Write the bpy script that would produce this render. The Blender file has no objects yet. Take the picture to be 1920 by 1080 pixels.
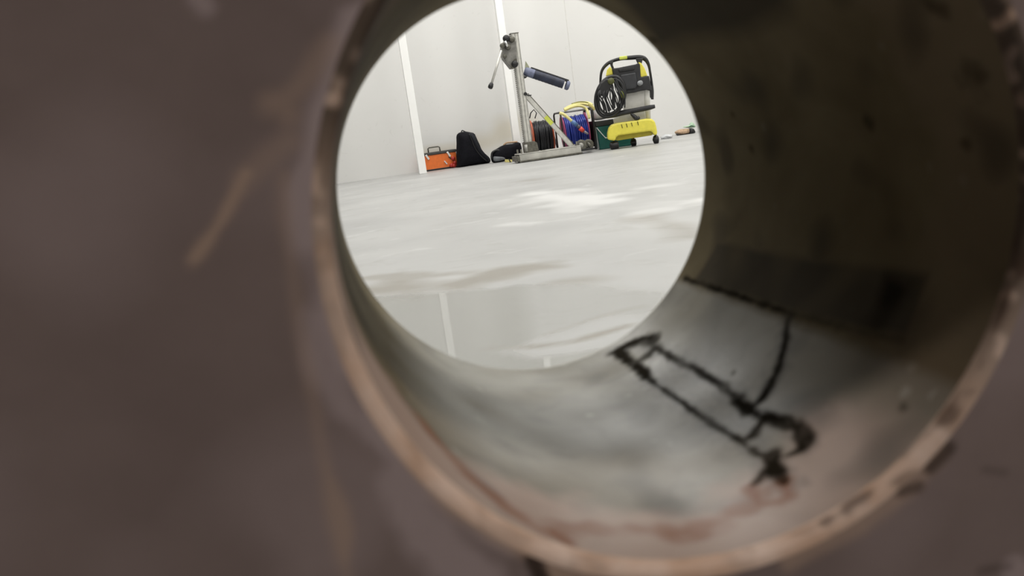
import bpy, bmesh, math, random
import numpy as np
from mathutils import Vector, Matrix, noise as mnoise

# ------------------------------------------------------------------ camera
F_PX = 1500.0                      # focal length for a 1920 px wide frame
CAM_H = 0.30
M3 = np.array([[0.96932791, -0.17030661, 0.17719781],
               [-0.20462927, -0.15991792, 0.9656879],
               [-0.13612593, -0.97232809, -0.18986262]])
sc = bpy.context.scene
col = sc.collection
cam = bpy.data.cameras.new('camera')
camo = bpy.data.objects.new('camera', cam); col.objects.link(camo)
cam.sensor_width = 36.0
cam.lens = 36.0 * F_PX / 1920.0
cam.clip_start = 0.01
cam.dof.use_dof = True
cam.dof.focus_distance = 7.2
cam.dof.aperture_fstop = 11.0
mw = Matrix.Identity(4)
for i in range(3):
    mw[i][0] = M3[i][0]; mw[i][1] = -M3[i][1]; mw[i][2] = -M3[i][2]
mw[2][3] = CAM_H
camo.matrix_world = mw
sc.camera = camo

# ------------------------------------------------------------------ world, lights, exposure
w = bpy.data.worlds.new('world'); sc.world = w; w.use_nodes = True
w.node_tree.nodes['Background'].inputs[0].default_value = (1.0, 0.93, 0.88, 1)
w.node_tree.nodes['Background'].inputs[1].default_value = 0.007
sc.view_settings.view_transform = 'Standard'
sc.view_settings.look = 'None'
sc.view_settings.exposure = 0.0
sc.view_settings.gamma = 1.0
sc.view_settings.use_curve_mapping = False

def area(name, loc, target, size, energy, color, size_y=None):
    l = bpy.data.lights.new(name, 'AREA'); l.energy = energy; l.color = color
    l.shape = 'RECTANGLE'; l.size = size; l.size_y = size_y or size
    o = bpy.data.objects.new(name, l); col.objects.link(o)
    o.location = loc
    d = Vector(target) - Vector(loc)
    o.rotation_euler = d.to_track_quat('-Z', 'Y').to_euler()
    return o
ROOM_X0, ROOM_X1, ROOM_H = -4.0, 6.5, 4.2
WALL_Y = 9.2
HX, HY, HZ, HR, HL = 0.0935, 0.199, 0.2702, 0.1, 0.221   # bore: centre x, front y, centre z, radius, depth
for lx in (-0.2, 2.4, 5.0):
    for ly, pw in ((1.7, 44.0), (4.4, 43.0), (7.5, 63.0)):
        area('ceiling_tube_light', (lx, ly, ROOM_H - 0.12), (lx, ly, 0), 1.5, pw, (1.0, 0.985, 0.95), 0.35)
area('near_side_light', (1.25, -1.0, 2.9), (HX, HY, HZ), 0.4, 50.0, (1.0, 0.895, 0.83))

# ------------------------------------------------------------------ materials
def nodes_of(name):
    m = bpy.data.materials.new(name); m.use_nodes = True
    nt = m.node_tree
    return m, nt, nt.nodes, nt.links, nt.nodes['Principled BSDF']

MATS = {}
def mat(name, color, rough=0.5, metal=0.0, var=0.12, scale=30.0, bump=0.0, spec=0.5):
    if name in MATS: return MATS[name]
    m, nt, N, L, b = nodes_of(name)
    tc = N.new('ShaderNodeTexCoord'); nz = N.new('ShaderNodeTexNoise')
    nz.inputs['Scale'].default_value = scale; nz.inputs['Detail'].default_value = 5
    L.new(tc.outputs['Object'], nz.inputs['Vector'])
    r = N.new('ShaderNodeValToRGB')
    lo = [max(0, c * (1 - var)) for c in color]; hi = [min(1, c * (1 + var)) for c in color]
    r.color_ramp.elements[0].position = 0.3; r.color_ramp.elements[1].position = 0.7
    r.color_ramp.elements[0].color = (*lo, 1); r.color_ramp.elements[1].color = (*hi, 1)
    L.new(nz.outputs['Fac'], r.inputs['Fac']); L.new(r.outputs['Color'], b.inputs['Base Color'])
    b.inputs['Roughness'].default_value = rough; b.inputs['Metallic'].default_value = metal
    b.inputs['Specular IOR Level'].default_value = spec
    if bump:
        bp = N.new('ShaderNodeBump'); bp.inputs['Strength'].default_value = bump; bp.inputs['Distance'].default_value = 0.01
        L.new(nz.outputs['Fac'], bp.inputs['Height']); L.new(bp.outputs['Normal'], b.inputs['Normal'])
    MATS[name] = m
    return m

def mix_chain(N, L, base_socket, layers):
    """layers: (factor socket, colour)"""
    cur = base_socket
    for f, c in layers:
        mx = N.new('ShaderNodeMix'); mx.data_type = 'RGBA'
        L.new(f, mx.inputs['Factor']); L.new(cur, mx.inputs['A'])
        mx.inputs['B'].default_value = (*c, 1)
        cur = mx.outputs['Result']
    return cur

def noise_ramp(N, L, vec, scale, c0, c1, p0=0.3, p1=0.7, detail=6, dist=0.0):
    nz = N.new('ShaderNodeTexNoise'); nz.inputs['Scale'].default_value = scale
    nz.inputs['Detail'].default_value = detail; nz.inputs['Distortion'].default_value = dist
    L.new(vec, nz.inputs['Vector'])
    r = N.new('ShaderNodeValToRGB')
    r.color_ramp.elements[0].position = p0; r.color_ramp.elements[1].position = p1
    r.color_ramp.elements[0].color = (*c0, 1); r.color_ramp.elements[1].color = (*c1, 1)
    L.new(nz.outputs['Fac'], r.inputs['Fac'])
    return r.outputs['Color'], nz.outputs['Fac']

def attr(N, name):
    a = N.new('ShaderNodeAttribute'); a.attribute_name = name
    return a.outputs['Fac']

def mat_face():
    m, nt, N, L, b = nodes_of('brown_wall_face')
    tc = N.new('ShaderNodeTexCoord'); v = tc.outputs['Object']
    base, f = noise_ramp(N, L, v, 22, (0.222, 0.174, 0.162), (0.28, 0.222, 0.207), 0.3, 0.75)
    c = mix_chain(N, L, base, [(attr(N, 'smear'), (0.47, 0.39, 0.39)), (attr(N, 'tan'), (0.52, 0.38, 0.29)), (attr(N, 'chip'), (0.06, 0.04, 0.03))])
    L.new(c, b.inputs['Base Color']); b.inputs['Roughness'].default_value = 0.7
    b.inputs['Specular IOR Level'].default_value = 0.3
    bp = N.new('ShaderNodeBump'); bp.inputs['Strength'].default_value = 0.25; bp.inputs['Distance'].default_value = 0.003
    L.new(f, bp.inputs['Height']); L.new(bp.outputs['Normal'], b.inputs['Normal'])
    return m

def mat_bore():
    m, nt, N, L, b = nodes_of('cored_concrete')
    tc = N.new('ShaderNodeTexCoord'); v = tc.outputs['Object']
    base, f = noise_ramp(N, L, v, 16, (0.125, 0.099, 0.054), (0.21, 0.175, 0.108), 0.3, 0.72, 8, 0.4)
    vo = N.new('ShaderNodeTexVoronoi'); vo.inputs['Scale'].default_value = 70; vo.feature = 'F1'
    L.new(v, vo.inputs['Vector'])
    sr = N.new('ShaderNodeValToRGB')
    sr.color_ramp.elements[0].position = 0.10; sr.color_ramp.elements[0].color = (0.7, 0.7, 0.7, 1)
    sr.color_ramp.elements[1].position = 0.22; sr.color_ramp.elements[1].color = (0, 0, 0, 1)
    L.new(vo.outputs['Distance'], sr.inputs['Fac'])
    nz2 = N.new('ShaderNodeTexNoise'); nz2.inputs['Scale'].default_value = 40
    L.new(v, nz2.inputs['Vector'])
    gt = N.new('ShaderNodeMath'); gt.operation = 'GREATER_THAN'; gt.inputs[1].default_value = 0.56
    L.new(nz2.outputs['Fac'], gt.inputs[0])
    mu = N.new('ShaderNodeMath'); mu.operation = 'MULTIPLY'
    L.new(sr.outputs['Color'], mu.inputs[0]); L.new(gt.outputs[0], mu.inputs[1])
    s1 = N.new('ShaderNodeMath'); s1.operation = 'MULTIPLY_ADD'; s1.inputs[1].default_value = 0.75; s1.inputs[2].default_value = 0.12
    L.new(attr(N, 'slurry'), s1.inputs[0])
    s2 = N.new('ShaderNodeMath'); s2.operation = 'MULTIPLY'; L.new(mu.outputs[0], s2.inputs[0]); L.new(s1.outputs[0], s2.inputs[1]); speck = s2.outputs[0]
    cm, fm = noise_ramp(N, L, v, 55, (0, 0, 0), (1, 1, 1), 0.50, 0.72, 8, 0.8)
    mm = N.new('ShaderNodeMath'); mm.operation = 'MULTIPLY'; L.new(cm, mm.inputs[0])
    ml = N.new('ShaderNodeMath'); ml.operation = 'MULTIPLY'; ml.inputs[1].default_value = 0.6
    L.new(attr(N, 'slurry'), ml.inputs[0]); L.new(ml.outputs[0], mm.inputs[1]); mottle = mm.outputs[0]
    c = mix_chain(N, L, base, [(attr(N, 'slurry'), (0.26, 0.247, 0.207)), (mottle, (0.145, 0.137, 0.112)), (speck, (0.52, 0.51, 0.46)), (attr(N, 'lit_render_coat'), (0.45, 0.34, 0.285)),
                               (attr(N, 'darkening'), (0.042, 0.036, 0.028)), (attr(N, 'rust'), (0.23, 0.085, 0.032)), (attr(N, 'grime'), (0.016, 0.013, 0.008))])
    L.new(c, b.inputs['Base Color'])
    rs = N.new('ShaderNodeMapRange'); L.new(attr(N, 'slurry'), rs.inputs['Value'])
    rs.inputs['To Min'].default_value = 0.8; rs.inputs['To Max'].default_value = 0.33
    mr = N.new('ShaderNodeMapRange'); L.new(attr(N, 'grime'), mr.inputs['Value'])
    L.new(rs.outputs['Result'], mr.inputs['To Min']); mr.inputs['To Max'].default_value = 0.85
    L.new(mr.outputs['Result'], b.inputs['Roughness'])
    sl = N.new('ShaderNodeMapRange'); L.new(attr(N, 'slurry'), sl.inputs['Value'])
    sl.inputs['To Min'].default_value = 0.08; sl.inputs['To Max'].default_value = 0.6
    ms = N.new('ShaderNodeMapRange'); L.new(attr(N, 'grime'), ms.inputs['Value'])
    L.new(sl.outputs['Result'], ms.inputs['To Min']); ms.inputs['To Max'].default_value = 0.02
    L.new(ms.outputs['Result'], b.inputs['Specular IOR Level'])
    bp = N.new('ShaderNodeBump'); bp.inputs['Strength'].default_value = 0.35; bp.inputs['Distance'].default_value = 0.002
    L.new(f, bp.inputs['Height']); L.new(bp.outputs['Normal'], b.inputs['Normal'])
    return m

def mat_rim():
    m, nt, N, L, b = nodes_of('worn_rim_plaster')
    tc = N.new('ShaderNodeTexCoord'); v = tc.outputs['Object']
    base, f = noise_ramp(N, L, v, 45, (0.62, 0.43, 0.31), (0.80, 0.65, 0.55), 0.35, 0.7, 6, 0.5)
    c = mix_chain(N, L, base, [(attr(N, 'bare_shade'), (0.085, 0.062, 0.042)), (attr(N, 'chip'), (0.07, 0.04, 0.025))])
    L.new(c, b.inputs['Base Color']); b.inputs['Roughness'].default_value = 0.6
    return m

def mat_floor():
    m, nt, N, L, b = nodes_of('grey_concrete_floor')
    tc = N.new('ShaderNodeTexCoord'); v = tc.outputs['Object']
    base, f = noise_ramp(N, L, v, 1.6, (0.35, 0.35, 0.345), (0.44, 0.44, 0.43), 0.35, 0.68, 8, 0.3)
    c2, f2 = noise_ramp(N, L, v, 7.0, (0, 0, 0), (0.6, 0.6, 0.6), 0.55, 0.75, 8, 0.8)
    c3, f3 = noise_ramp(N, L, v, 5.0, (0, 0, 0), (0.5, 0.5, 0.5), 0.60, 0.72, 6, 1.2)
    c = mix_chain(N, L, base, [(c2, (0.30, 0.295, 0.28)), (c3, (0.54, 0.54, 0.53)), (attr(N, 'wet'), (0.235, 0.235, 0.215)),
                               (attr(N, 'dirt'), (0.20, 0.175, 0.135)), (attr(N, 'scuff'), (0.68, 0.68, 0.67))])
    L.new(c, b.inputs['Base Color'])
    mr = N.new('ShaderNodeMapRange'); L.new(attr(N, 'wet'), mr.inputs['Value'])
    mr.inputs['To Min'].default_value = 0.42; mr.inputs['To Max'].default_value = 0.03
    L.new(mr.outputs['Result'], b.inputs['Roughness'])
    sp = N.new('ShaderNodeMapRange'); L.new(attr(N, 'wet'), sp.inputs['Value'])
    sp.inputs['To Min'].default_value = 0.5; sp.inputs['To Max'].default_value = 0.9
    L.new(sp.outputs['Result'], b.inputs['Specular IOR Level'])
    bp = N.new('ShaderNodeBump'); bp.inputs['Strength'].default_value = 0.06; bp.inputs['Distance'].default_value = 0.01
    inv = N.new('ShaderNodeMath'); inv.operation = 'MULTIPLY_ADD'; inv.inputs[1].default_value = -0.06; inv.inputs[2].default_value = 0.06
    L.new(attr(N, 'wet'), inv.inputs[0]); L.new(inv.outputs[0], bp.inputs['Strength'])
    L.new(f2, bp.inputs['Height']); L.new(bp.outputs['Normal'], b.inputs['Normal'])
    return m

def mat_wall():
    m, nt, N, L, b = nodes_of('white_painted_wall')
    tc = N.new('ShaderNodeTexCoord'); v = tc.outputs['Object']
    base, f = noise_ramp(N, L, v, 0.8, (0.685, 0.68, 0.66), (0.725, 0.72, 0.705), 0.3, 0.7, 4)
    c2, f2 = noise_ramp(N, L, v, 9.0, (0, 0, 0), (0.5, 0.5, 0.5), 0.66, 0.74, 6, 1.5)
    c = mix_chain(N, L, base, [(c2, (0.62, 0.615, 0.59)), (attr(N, 'stain'), (0.60, 0.555, 0.46))])
    L.new(c, b.inputs['Base Color']); b.inputs['Roughness'].default_value = 0.6
    return m

# ------------------------------------------------------------------ geometry helpers
def ray(px, py):
    return M3 @ np.array([(px - 960) / F_PX, (py - 540) / F_PX, 1.0])
def at(px, py, Y, dz=0.0):
    """point where the sight line through a photo pixel meets the upright plane at distance Y"""
    r = ray(px, py); k = Y / r[1]
    return Vector((r[0] * k, Y, r[2] * k + CAM_H + dz))
def on_floor(px, py):
    r = ray(px, py); k = -CAM_H / r[2]
    return Vector((r[0] * k, r[1] * k, 0.0))
def pxm(Y):                         # metres per photo pixel at distance Y
    return Y * 1.03 / F_PX

def smooth_path(pts, sub=6, closed=False):
    pts = [Vector(p) for p in pts]; n = len(pts)
    if n < 3: return pts
    out = []
    rng = range(n if closed else n - 1)
    for i in rng:
        if closed:
            p0, p1, p2, p3 = pts[(i - 1) % n], pts[i], pts[(i + 1) % n], pts[(i + 2) % n]
        else:
            p0, p1, p2, p3 = pts[max(i - 1, 0)], pts[i], pts[i + 1], pts[min(i + 2, n - 1)]
        for k in range(sub):
            t = k / sub
            out.append(0.5 * ((2 * p1) + (p2 - p0) * t + (2 * p0 - 5 * p1 + 4 * p2 - p3) * t * t + (3 * p1 - p0 - 3 * p2 + p3) * t ** 3))
    if not closed: out.append(pts[-1])
    return out

class MB:
    def __init__(s): s.v = []; s.f = []; s.sm = []
    def _add(s, vs, fs, smooth=False):
        o = len(s.v); s.v += [Vector(x) for x in vs]
        s.f += [tuple(i + o for i in f) for f in fs]; s.sm += [smooth] * len(fs)
        return s
    def prism(s, front, vec):
        n = len(front); vec = Vector(vec)
        vs = [Vector(p) for p in front] + [Vector(p) + vec for p in front]
        fs = [tuple(range(n)), tuple(range(2 * n - 1, n - 1, -1))]
        fs += [(i, i + n, (i + 1) % n + n, (i + 1) % n) for i in range(n)]
        return s._add(vs, fs)
    def box(s, c, size, R=None):
        c = Vector(c); h = Vector(size) / 2; vs = []
        for x in (-1, 1):
            for y in (-1, 1):
                for z in (-1, 1):
                    p = Vector((x * h.x, y * h.y, z * h.z))
                    vs.append(c + (R @ p if R else p))
        return s._add(vs, [(0, 1, 3, 2), (4, 6, 7, 5), (0, 4, 5, 1), (2, 3, 7, 6), (0, 2, 6, 4), (1, 5, 7, 3)])
    def bar(s, p0, p1, w, t, side=(0, 1, 0)):
        """rectangular bar from p0 to p1; w across, t along `side`"""
        p0, p1 = Vector(p0), Vector(p1); d = (p1 - p0).normalized()
        sd = (Vector(side) - d * d.dot(Vector(side))).normalized(); u = d.cross(sd)
        vs = []
        for p in (p0, p1):
            for a, b_ in ((-1, -1), (1, -1), (1, 1), (-1, 1)):
                vs.append(p + u * (a * w / 2) + sd * (b_ * t / 2))
        return s._add(vs, [(0, 1, 2, 3), (7, 6, 5, 4), (0, 4, 5, 1), (1, 5, 6, 2), (2, 6, 7, 3), (3, 7, 4, 0)])
    def tube(s, pts, r, n=10, closed=False):
        pts = [Vector(p) for p in pts]; m = len(pts)
        rr = r if isinstance(r, (list, tuple)) else [r] * m
        if len(rr) != m:
            rr = list(np.interp(np.linspace(0, 1, m), np.linspace(0, 1, len(rr)), rr))
        vs = []; prev = None
        for i in range(m):
            if closed: d = pts[(i + 1) % m] - pts[(i - 1) % m]
            else: d = pts[min(i + 1, m - 1)] - pts[max(i - 1, 0)]
            d = d.normalized() if d.length > 1e-9 else Vector((0, 0, 1))
            if prev is None:
                prev = d.orthogonal().normalized()
            prev = (prev - d * d.dot(prev)).normalized(); u = d.cross(prev)
            for k in range(n):
                a = 2 * math.pi * k / n
                vs.append(pts[i] + (prev * math.cos(a) + u * math.sin(a)) * rr[i])
        fs = []
        for i in range(m if closed else m - 1):
            j = (i + 1) % m
            for k in range(n):
                fs.append((i * n + k, i * n + (k + 1) % n, j * n + (k + 1) % n, j * n + k))
        s._add(vs, fs, True)
        if not closed:
            o = len(s.v) - m * n
            s.f.append(tuple(o + k for k in range(n - 1, -1, -1))); s.sm.append(False)
            s.f.append(tuple(o + (m - 1) * n + k for k in range(n))); s.sm.append(False)
        return s
    def cyl(s, p0, p1, r0, r1=None, n=24):
        return s.tube([p0, p1], [r0, r0 if r1 is None else r1], n)
    def lathe(s, c, axis, prof, n=40):
        """prof: (distance along axis, radius)"""
        c = Vector(c); axis = Vector(axis).normalized(); e = axis.orthogonal().normalized(); u = axis.cross(e)
        vs = []
        for (z, r) in prof:
            for k in range(n):
                a = 2 * math.pi * k / n
                vs.append(c + axis * z + (e * math.cos(a) + u * math.sin(a)) * max(r, 1e-5))
        fs = []
        for i in range(len(prof) - 1):
            for k in range(n):
                fs.append((i * n + k, i * n + (k + 1) % n, (i + 1) * n + (k + 1) % n, (i + 1) * n + k))
        return s._add(vs, fs, True)
    def puff(s, outline, depth, rows=5, closed_back=True, wob=0.0, seed=0):
        """a soft body: outline (seen from the front) at mid depth, swelling toward front and back"""
        o = [Vector(p) for p in outline]; n = len(o)
        c = sum(o, Vector()) / n
        vs = []; rings = []
        for side in (-1, 1):
            rg = range(rows) if side == -1 else range(1, rows)
            for k in rg:
                t = k / (rows - 0.3); sc_ = math.cos(t * math.pi / 2) ** 0.55; off = side * depth / 2 * math.sin(t * math.pi / 2)
                ring = []
                for i, p in enumerate(o):
                    q = c + (p - c) * sc_ + Vector((0, off, 0))
                    if wob:
                        nv = mnoise.noise_vector(q * 9.0 + Vector((seed, 0, 0))); q = q + nv * wob * (0.3 + t)
                    ring.append(len(vs)); vs.append(q)
                rings.append((side, ring))
        front = [r for sd, r in rings if sd == -1]; back = [front[0]] + [r for sd, r in rings if sd == 1]
        fs = []
        for seq, flip in ((front, False), (back, True)):
            for a, b_ in zip(seq[:-1], seq[1:]):
                for i in range(n):
                    j = (i + 1) % n
                    q = (a[i], a[j], b_[j], b_[i]); fs.append(q if not flip else q[::-1])
            last = seq[-1]; fs.append(tuple(last) if not flip else tuple(last[::-1]))
        return s._add(vs, fs, True)
    def build(s, name, m, parent=None, bevel=0.0, loc=None, zfloor=True):
        me = bpy.data.meshes.new(name)
        base = Vector((0, 0, 0))
        if parent is not None:
            p = parent
            while p is not None: base = base + p.location; p = p.parent
        elif loc is not None: base = Vector(loc)
        vs = [((v.x - base.x), (v.y - base.y), ((max(v.z, 0.0015) if zfloor else v.z) - base.z)) for v in s.v]
        me.from_pydata(vs, [], s.f)
        for p_, q in zip(me.polygons, s.sm): p_.use_smooth = q
        me.materials.append(m)
        bm = bmesh.new(); bm.from_mesh(me); bmesh.ops.recalc_face_normals(bm, faces=bm.faces); bm.to_mesh(me); bm.free()
        o = bpy.data.objects.new(name, me); col.objects.link(o)
        if parent is not None: o.parent = parent
        elif loc is not None: o.location = loc
        if bevel:
            bv = o.modifiers.new('bevel', 'BEVEL'); bv.width = bevel; bv.segments = 2; bv.limit_method = 'ANGLE'; bv.angle_limit = math.radians(35)
        return o

def tag(o, label, cat, group=None, kind=None):
    if label: o['label'] = label
    if cat: o['category'] = cat
    if group: o['group'] = group
    if kind: o['kind'] = kind
    return o
def thing(name, label, cat, loc, group=None):
    o = bpy.data.objects.new(name, None); col.objects.link(o)
    o.empty_display_size = 0.05
    o.location = Vector((loc[0], loc[1], max(0.0, loc[2])))
    return tag(o, label, cat, group)

def seg_dist(P2, line):
    """distance of points (n,2) from a polyline"""
    d = np.full(len(P2), 1e9)
    for a, b_ in zip(line[:-1], line[1:]):
        a = np.array(a); b_ = np.array(b_); ab = b_ - a
        t = np.clip(((P2 - a) @ ab) / max(ab @ ab, 1e-12), 0, 1)
        d = np.minimum(d, np.linalg.norm(P2 - (a + t[:, None] * ab), axis=1))
    return d
def in_poly(P2, poly):
    x, y = P2[:, 0], P2[:, 1]; ins = np.zeros(len(P2), bool); n = len(poly)
    for i in range(n):
        (x0, y0), (x1, y1) = poly[i], poly[(i + 1) % n]
        if y0 == y1: continue
        c = ((y0 > y) != (y1 > y)) & (x < (x1 - x0) * (y - y0) / (y1 - y0) + x0)
        ins ^= c
    return ins
def poly_mask(P2, poly, soft):
    d = seg_dist(P2, list(poly) + [poly[0]])
    sd = np.where(in_poly(P2, poly), d, -d)
    return np.clip(0.5 + sd / soft, 0, 1)
def nz(P2, s, seed=0.0):
    return np.array([mnoise.noise(Vector((p[0] * s, p[1] * s, seed))) for p in P2])
def stroke(P2, line, width, soft, wob=None):
    d = seg_dist(P2, line)
    if wob is not None: d = d + wob
    return np.clip((width + soft - d) / soft, 0, 1)
def set_attr(me, name, vals):
    a = me.attributes.new(name, 'FLOAT', 'POINT')
    a.data.foreach_set('value', np.ascontiguousarray(vals, dtype=np.float32))

# ================================================================== THE SETTING
# ---- near wall: brown face, rim and cored bore -------------------------------------------------
def wp(px, py):                      # photo pixel -> (x, z) on the brown face
    p = at(px, py, HY); return (p.x, p.z)
NT = 540
ang = np.linspace(0, 2 * np.pi, NT, endpoint=False)
CH = 0.0045
def rect_radius(a, x0, x1, z0, z1):
    ca, sa = math.cos(a), math.sin(a); k = 1e9
    if ca > 1e-9: k = min(k, (x1 - HX) / ca)
    if ca < -1e-9: k = min(k, (x0 - HX) / ca)
    if sa > 1e-9: k = min(k, (z1 - HZ) / sa)
    if sa < -1e-9: k = min(k, (z0 - HZ) / sa)
    return k
radii = list(np.linspace(HR + CH, 0.262, 110))
verts = []; tail = 4
for r in radii:
    for a in ang: verts.append((HX + r * math.cos(a), HY, HZ + r * math.sin(a)))
for k in range(1, tail + 1):
    for a in ang:
        R = rect_radius(a, ROOM_X0, ROOM_X1, 0.0, ROOM_H); r = radii[-1] + (R - radii[-1]) * (k / tail) ** 2
        verts.append((HX + r * math.cos(a), HY, HZ + r * math.sin(a)))
nr = len(radii) + tail
faces = [(i * NT + j, i * NT + (j + 1) % NT, (i + 1) * NT + (j + 1) % NT, (i + 1) * NT + j) for i in range(nr - 1) for j in range(NT)]
# back face (white, toward the room)
o_b = len(verts)
brad = [HR + 0.003, 0.16, 0.3]
for r in brad:
    for a in ang: verts.append((HX + r * math.cos(a), HY + HL, HZ + r * math.sin(a)))
for a in ang:
    R = rect_radius(a, ROOM_X0, ROOM_X1, 0.0, ROOM_H)
    verts.append((HX + R * math.cos(a), HY + HL, HZ + R * math.sin(a)))
nface_front = len(faces)
faces += [(o_b + i * NT + (j + 1) % NT, o_b + i * NT + j, o_b + (i + 1) * NT + j, o_b + (i + 1) * NT + (j + 1) % NT) for i in range(3) for j in range(NT)]
me = bpy.data.meshes.new('wall_front'); me.from_pydata(verts, [], faces)
me.materials.append(mat_face()); me.materials.append(mat('white_wall_back', (0.78, 0.775, 0.75), 0.6, var=0.04, scale=3))
for i in range(nface_front, len(faces)): me.polygons[i].material_index = 1
P2 = np.array([(v[0], v[2]) for v in verts])
nearm = (np.hypot(P2[:, 0] - HX, P2[:, 1] - HZ) < 0.27) & (np.arange(len(verts)) < o_b)
Q = P2[nearm]
n1 = nz(Q, 60, 1.0); n2 = nz(Q, 140, 2.0); n3 = nz(Q, 25, 5.0)
def L(*pts): return [wp(*p) for p in pts]
smear = np.zeros(len(Q)); tanm = np.zeros(len(Q)); chip = np.zeros(len(Q))
def mx(a, b_): return np.maximum(a, b_)
band = poly_mask(Q, L((640, 20), (610, 110), (575, 200), (560, 300), (540, 360), (545, 470), (580, 540), (600, 640), (640, 760), (690, 820), (760, 900), (870, 1010), (960, 1040), (990, 1000), (870, 950), (760, 840), (690, 740), (650, 620), (620, 480), (608, 380), (620, 250), (655, 130), (700, 0)), 0.004)
smear = mx(smear, band * np.clip(0.62 + 0.9 * n1 + 0.5 * n3, 0, 1))
smear = mx(smear, 0.55 * stroke(Q, L((590, 600), (600, 680), (650, 770), (700, 810)), 0.0015, 0.004, n2 * 0.001))
smear = mx(smear, 0.6 * stroke(Q, L((750, 900), (770, 960), (850, 1050), (900, 1090)), 0.004, 0.006, n2 * 0.002))
smear = mx(smear, 0.5 * stroke(Q, L((370, -5), (385, 12)), 0.0012, 0.002))
smear = mx(smear, 0.22 * np.clip(n3 * 2.0, 0, 1))
smear = mx(smear, 0.5 * stroke(Q, L((1900, 1065), (1925, 1085)), 0.003, 0.003))
tanm = mx(tanm, 0.75 * stroke(Q, L((362, 488), (395, 445), (430, 385), (462, 325)), 0.0007, 0.0016, n2 * 0.0006))
tanm = mx(tanm, 0.3 * stroke(Q, L((455, 345), (485, 310), (540, 265)), 0.0012, 0.003, n2 * 0.001))
tanm = mx(tanm, 0.4 * stroke(Q, L((505, 195), (530, 195), (545, 215)), 0.001, 0.0035, n2 * 0.002))
tanm = mx(tanm, 0.35 * stroke(Q, L((530, 195), (580, 140), (620, 80)), 0.001, 0.003, n2 * 0.001))
tanm = mx(tanm, 0.28 * stroke(Q, L((533, 330), (540, 460), (560, 600), (592, 770), (610, 880), (615, 960), (635, 1040), (655, 1090)), 0.0007, 0.002, n2 * 0.0008))
tanm = mx(tanm, 0.55 * poly_mask(Q, L((598, 830), (620, 880), (655, 950), (665, 1000), (650, 1080), (630, 1040), (612, 960), (606, 890)), 0.003))
tanm = mx(tanm, 0.8 * poly_mask(Q, L((1012, 1040), (1060, 1062), (1150, 1088), (1150, 1110), (1020, 1100)), 0.003))
tanm = mx(tanm, 0.7 * stroke(Q, L((770, 860), (840, 940), (920, 1000), (985, 1035)), 0.001, 0.0022, n2 * 0.001))
tanm = mx(tanm, 0.6 * stroke(Q, L((1760, 850), (1690, 930), (1580, 1000), (1480, 1050)), 0.0015, 0.0035, n2 * 0.0015))
tanm = mx(tanm, 0.6 * stroke(Q, L((722, -20), (690, 60), (660, 140), (640, 220), (628, 300)), 0.0004, 0.0018, n2 * 0.0008))
chip = mx(chip, stroke(Q, L((1000, 1048), (1010, 1075), (1018, 1095)), 0.0018, 0.0016, n2 * 0.0006))
chip = mx(chip, 0.85 * stroke(Q, L((1778, 842), (1745, 875)), 0.0016, 0.002, n2 * 0.0008))
chip = mx(chip, 0.7 * stroke(Q, L((1722, 912), (1690, 922)), 0.0012, 0.0016, n2 * 0.0006))
chip = mx(chip, 0.3 * stroke(Q, L((1845, 880), (1885, 886)), 0.0006, 0.0014))
chip = mx(chip, 0.4 * stroke(Q, L((1840, 1070), (1890, 1062)), 0.0008, 0.002))
smear = np.clip(smear * 1.4, 0, 0.9)
for nm, val in (('smear', smear), ('tan', tanm), ('chip', chip)):
    full = np.zeros(len(verts)); full[nearm] = val; set_attr(me, nm, full)
wall_front = bpy.data.objects.new('wall_front', me); col.objects.link(wall_front)
tag(wall_front, 'thick brown-faced wall with a round hole cored through it', None, kind='structure')

def ring_mesh(name, prof, mt, attrs):
    """prof: (y, radius) rows swept round the bore axis"""
    vs = []; 
    for (y, r) in prof:
        for a in ang: vs.append((HX + r * math.cos(a), y, HZ + r * math.sin(a)))
    fs = [(i * NT + j, (i + 1) * NT + j, (i + 1) * NT + (j + 1) % NT, i * NT + (j + 1) % NT) for i in range(len(prof) - 1) for j in range(NT)]
    m_ = bpy.data.meshes.new(name); m_.from_pydata(vs, [], fs); m_.materials.append(mt)
    for p in m_.polygons: p.use_smooth = True
    V = np.array(vs)
    for nm, fn in attrs.items(): set_attr(m_, nm, fn(V))
    o = bpy.data.objects.new(name, m_); col.objects.link(o); o.parent = wall_front
    return o, V
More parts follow.
